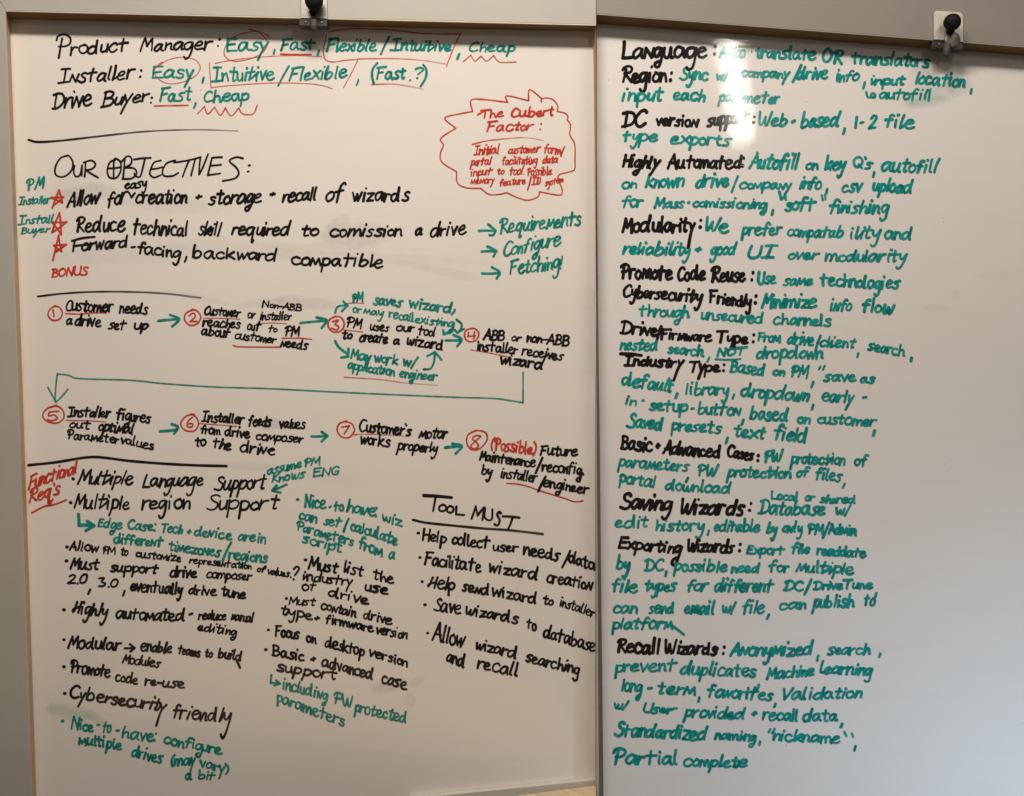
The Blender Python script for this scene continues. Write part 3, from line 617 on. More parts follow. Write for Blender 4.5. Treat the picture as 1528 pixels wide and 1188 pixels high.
# ------------------------------------------------------------------ what is written: "#" starts a piece of writing (kind|ink|pen width|slant|label),
# "%" sets the survey origin (and scale), "~" is a free pen path, other rows are: word x0 baseline0 x1 baseline1 height
WRITING_A = """
#handwriting|K|3.9|.16|black heading that reads Product Manager
%20 30
P 252 228 345 228 135
roduct 335 214 690 184 92
Manager 752 192 1195 180 82
: 1215 165 1238 160 62
#handwriting|K|3.9|.16|black heading that reads Installer
Installer 262 380 732 355 92
: 748 348 770 343 60
#handwriting|K|3.9|.14|black heading that reads Drive Buyer
Drive 228 540 472 515 108
Buyer 518 520 818 490 92
: 815 500 832 498 45
#handwriting|G|3.9|.14|teal words Easy, Fast, Flexible/Intuitive, Cheap on the top line
Easy 1272 190 1528 188 92
%390 30
, 68 198 85 195 52
Fast 112 187 325 180 76
, 330 208 350 205 62
Flexible 385 192 690 188 78
/ 700 200 775 200 95
Intuitive 765 186 1135 190 72
, 1160 225 1190 225 60
Cheap 1240 192 1520 195 62
#handwriting|G|3.9|.14|teal words Easy, Intuitive/Flexible and Fast in brackets
%20 30
Easy 825 355 1080 350 80
, 1122 368 1142 365 60
Intuitive 1178 370 1562 362 88
%390 30
/ 85 388 180 388 120
Flexible 160 370 515 350 85
, 562 380 585 380 70
( 628 378 725 378 122
Fast 685 356 865 355 75
. 882 366 895 362 60
? 915 352 975 352 62
) 930 392 1005 392 120
#handwriting|G|4.0|.12|teal words Fast and Cheap
%20 30
Fast 870 492 1070 485 88
, 1070 520 1095 518 58
Cheap 1135 495 1410 487 75
#circle|r|1.7|0|thin red ring round Easy on the top line
~ 1405,55 1460,70 1505,110 1515,150 1480,200 1400,235 1310,245 1260,210 1270,150 1330,95 1420,70 1490,75 1528,105
#circle|r|1.6|0|thin red ring round Easy on the second line
~ 850,285 920,240 1000,222 1080,235 1115,280 1090,330 1010,370 930,380 870,355 840,310 860,270 890,250
#underline|R|2.4|0|
~ 842,513 940,511 1042,509
#underline|r|2.2|0|red zigzag under Cheap on the third line
~ 1100,558 1140,515! 1160,560 1200,520! 1235,568 1265,525! 1300,572 1345,525! 1370,560 1430,560 1455,510
#underline|R|2.7|0|
%390 30
~ 115,203 200,206 295,205
#box_outline|r|1.6|0|thin red box round Intuitive/Flexible
%0 0 1
~f=.75 321,94.6 345,90 390,85 440,83 480,84.5
~ 312.5,94 315,131! 340,128 402,124 452,124.5 480,127.5 496,132.5
~ 533.5,90.5 524,110 512.5,131
#box_outline|r|1.9|0|thin red box round Flexible/Intuitive
%390 30
~ 400,72 480,58 560,52 660,54 760,58 880,72 1000,82 1190,85
~ 388,85 378,140 370,190 385,238 430,250 500,240 570,235
~f=.5 575,232 700,230 800,230 960,240 1100,262
~ 1190,78 1150,160 1105,275
#underline|r|2.0|0|red zigzag under Cheap on the top line
~ 1205,248 1250,210! 1275,245 1310,215! 1345,245 1385,212! 1420,250 1480,252 1520,250
#underline|r|2.2|0|
~f=.35 658,385 780,382 880,395 965,412
#divider_line|K|3.6|0|
%20 30
~f=.45,t=.5 90,715 150,728 300,718 500,695 750,668 950,657 1150,655 1340,662
#handwriting|K|3.3|0|black capitals that read Our Objectives
~ 325,808 280,825 250,880 255,925 300,935 345,900 355,850 330,810 300,815
~ 365,870 360,910 375,935 400,920 410,868! 408,930
~ 430,848 425,935 | 418,850 465,838 490,860 470,888 432,895! 505,940
~ 610,832 575,850 560,900 575,940 615,940 640,900 640,850 615,828 600,840 598,940 | 570,885 640,878
~ 665,830 655,940 | 640,850 680,812 705,825 700,860 665,880! 720,885 735,915 705,945 650,948
~ 720,832 820,822 | 785,828 770,890 755,935 730,930 722,915
~ 880,838 840,850 820,890 815,920 840,940 880,925 | 825,890 890,878
~ 965,838 915,855 890,900 900,930 950,930 985,912
~ 960,850 1118,818 | 1050,835 1010,935
~ 1085,830 1060,928
~ 1115,830 1108,922! 1130,880 1162,800
~ 1245,818 1185,822! 1160,925! 1235,915 | 1180,868 1240,862
~ 1370,825 1330,818 1290,840 1330,880 1345,915 1320,945 1250,960
~ 1405,868 1412,866 | 1398,905 1405,903
#handwriting|G|3.8|.12|teal note of the letters PM over installer beside the first star
PM 75 1025 188 1010 80
Installer 25 1108 225 1098 52
#handwriting|G|3.6|.12|teal note Install Buyer beside the second star
%20 250
Install 25 345 245 332 55
Buyer 40 402 225 388 44
#star|R|3.1|0|red star beside the first objective
~ 232,242 272,135! 292,210! 225,180! 300,175! 240,225
#star|R|3.1|0|red star beside the second objective
~ 230,388 275,270! 285,400! 228,325! 318,325! 230,388
#star|R|3.1|0|red star above the word Bonus
~ 235,555 270,405! 288,500! 240,465! 315,460! 250,505
#handwriting|R|3.2|.12|red word Bonus
BONUS 225 660 450 645 58
#handwriting|K|4.3|.16|black line about allowing creation, storage and recall
Allow 315 242 525 220 102
for 560 240 690 214 105
creation 725 222 1040 216 92
+ 1085 198 1130 192 50
storage 1160 228 1485 212 92
%390 280
+ 50 58 85 56 46
recall 120 90 335 80 84
of 380 88 510 80 108
wizards 540 84 890 88 92
#handwriting|K|3.8|.14|small black word easy above its insertion mark
%20 250
easy 660 134 800 122 62
~ 690,150 705,178! 725,152
#handwriting|K|4.1|.15|black line about reducing technical skill
Reduce 372 395 672 385 100
technical 715 402 1045 415 96
skill 1100 408 1250 415 84
required 1298 410 1662 412 86
%390 280
to 240 296 348 290 74
comission 405 296 845 294 76
a 915 288 965 286 76
drive 1005 298 1228 280 88
#handwriting|K|4.1|.13|black line that reads forward-facing, backward compatible
%20 250
~ 366,440 360,470 356,500 | 360,470 400,464 440,461
~ 350,438 410,422 485,414
orward 402 502 685 478 76
- 695 505 735 503 60
facing 740 514 1005 548 74
, 1010 560 1045 560 60
backward 1065 545 1577 562 76
%390 280
compatible 178 465 730 482 82
#arrow|G|4.0|0|
~ 1300,258 1390,258 | 1355,220 1398,258! 1385,282 1362,284
#arrow|G|4.0|0|
~ 1315,382 1395,380 | 1350,352 1402,378! 1385,412
#arrow|G|4.0|0|
~ 1318,512 1415,510 | 1375,475 1422,505 1405,542
#handwriting|G|3.7|.14|teal word Requirements beside its arrow
%510 120
Requirements 940 915 1432 868 90
#handwriting|G|3.7|.14|teal word Configure beside its arrow
Configure 965 1058 1312 985 92
#handwriting|G|3.8|.14|teal word Fetching beside its arrow
Fetching! 1000 1165 1322 1125 88
#cloud_outline|R|2.1|0|red cloud outline
~ 1190,105 1192,130! 1190,112 1225,105 1265,118 1290,155 1285,185! 1330,195 1350,215 1345,235! 1365,265 1362,325 1390,380 1392,470 1390,530 1360,545 1300,562 1290,590 1312,640 1315,670 1295,685 1180,665! 1170,695 1110,715 1050,700 985,670! 940,680 880,680 830,645! 740,640 690,610 685,545! 600,490 588,440 608,385! 592,345 680,285! 615,225 700,200 780,185! 770,120 830,112 990,130! 985,92 1115,120! 1122,55 1190,105
#handwriting|R|3.2|.12|red title in the cloud about a factor
~ 812,205 860,178 892,176
The 825 230 970 222 56
Cubert 1010 225 1270 215 60
Factor 862 310 1150 300 60
: 1178 300 1195 298 45
#underline|R|2.3|0|
~f=.4,t=.4 780,382 860,362 980,348 1100,342 1205,358
#handwriting|R|2.6|.14|red small note in the cloud about a customer form
Initial 785 450 945 440 60
customer 990 442 1190 430 50
form/ 1205 438 1335 450 60
portal 762 512 900 508 50
facilitating 955 508 1172 500 50
data 1195 500 1292 495 48
input 768 575 905 565 48
to 925 566 975 562 44
tool. 1000 570 1092 565 56
Possible 1105 572 1258 568 54
memory 765 624 915 615 44
feature 940 635 1100 620 46
/ 1105 650 1135 650 80
ID 1130 628 1190 625 50
system 1210 635 1325 612 44
#divider_line|K|2.9|0|
%20 250
~f=.5 145,770 300,752 480,742 680,742 900,752 1118,778
#circled_number|R|2.6|0|red circled number one
~ 250,825 215,850 208,885 235,912 275,905 292,870 275,835 245,828 | 236,850 242,888
#handwriting|K|3.9|.14|black step one about a customer needing a drive
Customer 312 860 602 868 74
needs 628 876 808 880 76
a 312 942 355 940 66
drive 362 948 528 957 76
set 562 970 680 974 64
up 718 970 812 968 62
#underline|R|2.2|0|
~ 312,872 400,875 460,868 555,868
#arrow|G|4.0|0|
~ 865,915 980,905 | 935,880 988,902 970,930 948,948
#circled_number|R|2.6|0|red circled number two
~ 1075,848 1030,870 1022,910 1055,942 1100,930 1118,890 1095,855 1065,848 | 1048,885 1075,868 1085,890 1055,920! 1095,918
#handwriting|K|3.9|.14|black step two about customer or installer reaching out
Customer 1138 885 1362 898 62
or 1395 906 1450 906 58
reaches 1125 950 1360 967 62
out 1392 975 1485 978 60
about 1118 1006 1300 1022 64
customer 1318 1030 1575 1055 55
%390 280
installer -12 795 185 795 56
to 40 870 100 868 48
PM 138 890 232 890 62
needs 110 952 285 975 60
#handwriting|K|3.6|.14|small black note above step two
Non-ABB 0 718 245 742 44
#underline|r|1.8|0|
%20 250
~ 1135,900 1240,900 1350,905
#underline|r|1.8|0|
%390 280
~ -25,812 60,808 150,812
#underline|R|2.3|0|
%20 250
~ 1312,1062 1350,1070 1500,1072 1598,1072
#underline|R|2.2|0|
%390 280
~ 125,900 300,905
#arrow|G|4.0|0|
~ 235,808 380,795 | 330,775 390,790 378,815 360,838
#circled_number|R|2.8|0|red circled number three
~ 445,768 405,790 400,830 430,862 475,855 495,815 475,775 440,768 | 425,800 460,790 440,815 462,830 450,850 420,840
#handwriting|K|3.9|.14|black step three about creating a wizard with the tool
PM 508 838 608 850 64
uses 645 852 768 868 58
our 802 862 920 865 58
tool 935 882 1045 896 62
to 480 906 548 906 58
create 582 922 758 936 64
a 785 940 828 942 56
wizard 865 940 1085 976 66
#underline|r|2.0|0|
~ 495,850 550,856 605,862
#handwriting|G|3.8|.14|teal note above step three about saving a wizard
PM 540 688 612 688 60
saves 665 700 850 718 66
wizard, 880 722 1160 757 66
or 542 748 600 752 48
may 605 757 735 775 52
recall 758 780 910 808 58
existing 912 810 1155 840 54
#underline|r|1.8|0|
~ 510,692 560,688 612,692
#arrow|G|3.4|0|
~ 440,748 455,712 500,702 | 490,680 515,705! 480,738
#arrow|G|3.6|0|
~ 1165,788 1195,815 1190,845 1172,862 | 1155,850 1168,866! 1210,843
#arrow|G|3.6|0|
~ 1150,815 1132,850 1088,876 | 1085,850 1088,876! 1130,866
#arrow|G|4.2|0|
~ 1100,912 1185,912 | 1148,880 1195,905 1170,945
#arrow|G|4.0|0|
~ 440,915 460,950 512,992 | 520,962 518,1008! 478,1014
#handwriting|G|3.8|.14|teal note below step three about an application engineer
May 530 1025 660 1045 66
work 672 1045 820 1062 64
w/ 845 1070 940 1085 68
application 512 1085 800 1132 62
engineer 820 1137 1055 1157 60
#underline|r|1.9|0|
~f=.4 495,1132 700,1145 850,1165 1050,1180
#arrow|G|3.6|0|
~ 970,1085 1010,1080 1030,1040 1035,990 | 990,1005 1035,983! 1075,1028
#circled_number|R|2.6|0|red circled number four
%510 420
~ 785,280 745,290 732,325 755,358 800,352 818,310 795,282 770,280 | 757,305 752,328! 797,325 | 792,300 788,345
#handwriting|K|3.9|.14|black step four about the installer receiving the wizard
ABB 840 350 975 360 64
or 1010 361 1078 361 50
non-ABB 1100 365 1362 392 62
installer 805 415 1055 440 62
receives 1070 442 1330 477 62
wizard 945 495 1215 532 68
#underline|r|2.0|0|
~ 770,408 870,425 1010,455
#arrow|g|2.6|0|long teal arrow that turns back from step four to step five
%0 0 1
~ 780.5,556 780.5,580 780.5,601! 760,597.5 735,594.5 685,593 610,590 510,585.5 402,580 320,577.5 245,572.5 195,567.5 120,565 102,560 85.5,558! 83,580 82,599
~ 71.5,578 83.5,600! 101,581
#circled_number|R|2.5|0|red circled number five
%20 530
~ 260,298 200,320 175,360 200,395 260,405 300,375 295,330 260,305 215,315 | 270,335 215,340! 210,362 245,358 262,378 228,392 205,385
#handwriting|K|3.9|.14|black step five about optimal parameter values
Installer 320 370 585 378 66
figures 612 387 825 412 70
out 330 440 465 446 58
optimal 505 456 725 476 66
Parameter 318 502 635 532 58
values 640 532 842 572 60
#underline|r|2.0|0|
~ 315,390 450,392 550,398
#arrow|G|4.2|0|
~ 875,455 970,445 | 945,412 982,430 960,468
#circled_number|R|2.6|0|red circled number six
~ 1080,352 1030,365 998,410 1025,448 1080,452 1105,410 1090,370 1060,352 | 1068,372 1042,395 1038,425 1065,428 1068,408 1045,410
#handwriting|K|3.9|.14|black step six about values going to the drive
Installer 1118 400 1385 416 64
%280 570
feeds 360 265 505 270 68
values 545 280 708 284 64
from 75 310 200 322 58
drive 218 326 375 342 66
composer 405 350 695 368 58
to 42 386 115 386 66
the 150 397 262 414 66
drive 310 420 525 443 72
#underline|r|2.0|0|
~ 65,248 180,256 290,266
#arrow|G|4.2|0|
~ 740,325 825,322 | 800,298 834,322! 800,355
#circled_number|R|2.6|0|red circled number seven
~ 950,232 905,250 893,290 920,328 965,330 995,290 980,250 935,235 | 918,270 965,262! 935,308
#handwriting|K|3.9|.14|black step seven about the motor working properly
Customer's 1022 302 1340 325 76
%510 420
motor 455 940 635 942 70
works 110 975 295 996 74
properly 320 1006 578 1028 62
#underline|r|2.0|0|
%280 570
~f=.5 990,315 1080,312 1200,318 1320,325
#arrow|G|4.2|0|
%510 420
~ 618,992 710,985 | 660,968 718,982 680,1028
#circled_number|R|2.7|0|red circled number eight
~ 800,890 755,915 745,960 770,1000 820,1000 865,950 860,905 820,890 790,895 | 825,922 800,920 780,940 805,962 815,985 790,1000 770,985 790,960 830,925
#handwriting|R|3.2|.14|red word Possible in brackets
(Possible) 888 1008 1165 1042 80
#handwriting|K|4.0|.14|black step eight about future maintenance
Future 1180 1042 1412 1047 70
Maintenance 818 1072 1160 1115 65
/ 1150 1142 1205 1145 98
reconfig. 1190 1137 1448 1160 72
%510 640
by 830 275 905 290 62
installer 945 296 1175 327 66
/ 1165 368 1225 368 82
engineer 1200 347 1480 397 64
#underline|R|2.4|0|
~ 985,325 1080,335 1200,375 1330,415 1390,435 1440,430
#handwriting|K|3.9|.12|black capitals that read Tool Must
~w=5 490,398 570,402 655,410
~ 560,408 545,490
~ 606,452 584,462 582,484 602,492 622,480 618,458 600,452 | 648,460 630,472 632,494 652,500 666,486 662,466 644,460 | 684,464 682,510! 730,514
MU 768 540 905 556 80
S 905 578 955 578 84
~ 960,522 1060,530 | 1020,528 992,600
#divider_line|K|3.8|0|
~f=.75 425,543 500,560 640,575 850,595 1000,605 1200,628
#divider_line|K|4.1|0|
%20 530
~ 90,657 250,640 400,615 480,608 560,614 700,632 900,648 1100,658 1272,662
#handwriting|R|3.3|.12|red note that reads Functional Req's
Functional 85 805 385 708 88
Req's 90 885 285 830 85
~ 205,850 215,890 235,860
#underline|R|3.2|0|
~ 110,942 180,905 250,890 315,865
#handwriting|K|3.8|.16|black bullet about multiple language support
~w=4.6 355,738 358,740
Multiple 378 772 718 777 86
Language 768 792 1135 785 88
Support 1195 810 1515 800 92
#handwriting|K|3.8|.16|black bullet about multiple region support
~w=4.6 340,880 344,881
Multiple 358 918 695 926 90
region 762 927 1058 920 94
Support 1150 932 1592 925 98
#handwriting|G|4.0|.12|teal small note about knowing English
%280 570
assume 470 558 685 514 58
PM 695 510 795 500 56
Knows 498 606 708 576 58
ENG 745 572 910 557 56
#arrow|G|4.0|0|
~ 590,612 510,645 | 530,618 505,648! 555,660
#arrow|G|5.0|0|
%20 760
~ 388,30 392,95! 470,98 | 440,70 482,98! 432,128
#handwriting|G|4.2|.14|teal line about an edge case of timezones and regions
Edge 500 110 655 126 60
Case: 680 122 855 136 66
Tech 882 140 1015 152 62
+ 1035 152 1065 152 48
device 1075 162 1308 187 66
are 1338 192 1450 200 62
in 1455 206 1510 216 68
different 595 208 900 230 66
timezones 925 252 1245 290 66
/ 1240 302 1310 300 100
regions 1280 302 1522 326 70
#handwriting|K|3.9|.14|black bullet about customizing representation of values
~w=4.4 318,225 322,225
Allow 330 246 515 262 60
PM 530 270 612 275 48
to 640 278 690 286 54
customize 728 290 1005 318 54
representation 1045 325 1425 365 46
of 1450 378 1515 380 42
%380 800
values. 75 232 222 252 48
? 225 268 272 268 85
#handwriting|K|4.1|.14|black bullet about supporting drive composer
%20 760
~w=4.6 315,308 319,308
Must 335 362 520 367 78
support 575 376 870 390 66
drive 930 406 1098 416 72
composer 1148 416 1430 428 60
2.0 320 450 445 450 62
, 440 500 465 498 50
3.0 505 470 630 470 62
, 648 508 670 506 52
eventually 695 492 1015 515 74
drive 1042 513 1220 521 64
tune 1240 522 1390 540 66
#handwriting|K|4.1|.14|black bullet that reads highly automated
~w=4.6 300,600 304,600
Highly 350 622 570 650 80
automated 608 657 1025 675 80
- 1045 655 1075 650 60
reduce 1098 662 1275 668 62
manual 1295 668 1440 682 62
editing 1095 728 1338 760 58
#handwriting|K|4.2|.14|black bullet that begins Modular
~w=4.6 300,778 304,778
Modular 320 832 650 850 80
~ 665,830 720,828 | 695,805 724,828! 698,850
enable 755 850 950 866 72
teams 980 870 1120 886 60
to 1140 886 1195 890 58
build 1218 890 1368 910 64
~ 1335,905 1352,945
Modules 645 925 885 952 60
#handwriting|K|4.0|.14|black bullet that reads promote code re-use
~w=4.6 300,940 304,940
Promote 340 978 582 1010 82
code 605 1030 745 1052 66
re-use 780 1055 1025 1075 62
#handwriting|K|4.0|.12|black bullet that reads cybersecurity friendly
%50 891
~w=4.6 185,575 189,575
Cybersecurity 218 607 800 690 78 2.0
friendly 832 727 1185 757 92 1.6
#handwriting|G|4.0|.08|teal bullet about configuring multiple drives
~w=4.4 172,740 176,740
Nice 220 792 360 810 76
- 375 785 400 785 50
to 410 812 468 816 80
- 490 818 515 818 50
have: 525 847 738 866 76
configure 775 880 1130 945 68
multiple 265 882 530 916 68
drives 582 957 778 1000 72
(may 818 1012 970 1008 72
vary) 990 1017 1168 1062 64
a 902 1097 948 1097 66
bit 980 1092 1090 1097 58
#handwriting|G|4.0|.10|teal bullet about wizards calculating parameters
%280 570
~w=4.4 655,702 659,702
Nice 695 752 830 762 82
- 840 768 862 766 50
to 870 774 935 776 68
have: 945 777 1135 812 76
wiz 1158 832 1285 870 66
can 662 822 775 850 66
set 808 857 925 870 64
/ 918 892 975 890 82
calculate 970 887 1255 980 70
Parameters 648 892 995 985 62
from 1022 1002 1165 1050 76
a 1198 1060 1240 1060 74
script 680 962 925 1025 66
#handwriting|K|4.0|.10|black bullet about industry use of the drive
%380 800
~w=4.4 302,142 306,142
Must 315 202 505 226 74
list 530 222 655 246 72
the 705 262 835 290 66
industry 285 267 590 302 62
use 655 327 800 355 68
of 278 327 375 330 60
drive 435 362 685 415 66
#handwriting|K|4.0|.10|black bullet about drive type and firmware version
~w=4.4 188,372 192,372
Must 200 412 370 422 54
contain 392 442 610 490 62
drive 645 497 825 535 64
type 155 472 350 506 62
+ 355 508 392 508 50
firmware 422 522 715 580 62
version 725 587 915 622 64
#handwriting|K|4.0|.10|black bullet about focusing on the desktop version
~w=4.4 80,560 84,560
Focus 120 602 272 622 72
on 305 632 372 650 64
desktop 415 667 660 722 74
version 682 722 915 787 64
#handwriting|K|3.9|.10|black bullet about basic and advanced case support
~w=4.4 65,678 69,678
Basic 100 717 300 752 70
+ 330 755 368 752 52
advanced 398 782 710 862 74
case 755 882 912 922 78
support 128 812 495 866 70
#handwriting|G|3.7|.10|teal note about protected parameters
~ 100,830 95,875! 140,880 | 128,860 152,880! 117,892
including 165 917 440 987 72
PW 470 1002 590 1032 76
protected 590 1052 908 1122 74
parameters 130 992 540 1142 72
#handwriting|K|4.0|.10|black bullet about helping collect user needs
%510 640
~w=4.4 455,622 459,622
Help 478 670 630 690 72
collect 655 692 890 722 74
user 900 732 1060 742 64
needs 1080 752 1310 797 78
/ 1310 822 1370 822 92
data 1350 802 1518 850 78
#handwriting|K|4.0|.10|black bullet about facilitating wizard creation
~w=4.4 465,768 469,768
Facilitate 490 814 835 862 80
wizard 878 857 1175 912 78
creation 1220 917 1505 970 74
#handwriting|K|4.0|.10|black bullet about helping send a wizard to the installer
~w=4.4 478,912 482,912
Help 510 952 680 972 82
send 715 972 880 1002 74
wizard 895 1002 1165 1052 76
to 1200 1052 1268 1060 62
installer 1298 1062 1514 1130 62
#handwriting|K|4.0|.10|black bullet about saving wizards to the database
~w=4.4 495,1050 499,1050
Save 545 1087 715 1112 82
wizards 738 1112 1060 1170 72
%560 760 4.602
to 1035 822 1110 842 78
database 1150 882 1512 987 94
#handwriting|K|4.0|.10|black bullet about wizard searching and recall
~w=4.0 358,850 362,850
Allow 385 897 625 967 122
wizard 690 967 975 1032 88
searching 1030 1052 1410 1142 84
and 485 1052 620 1092 90
recall 695 1097 985 1157 98
"""
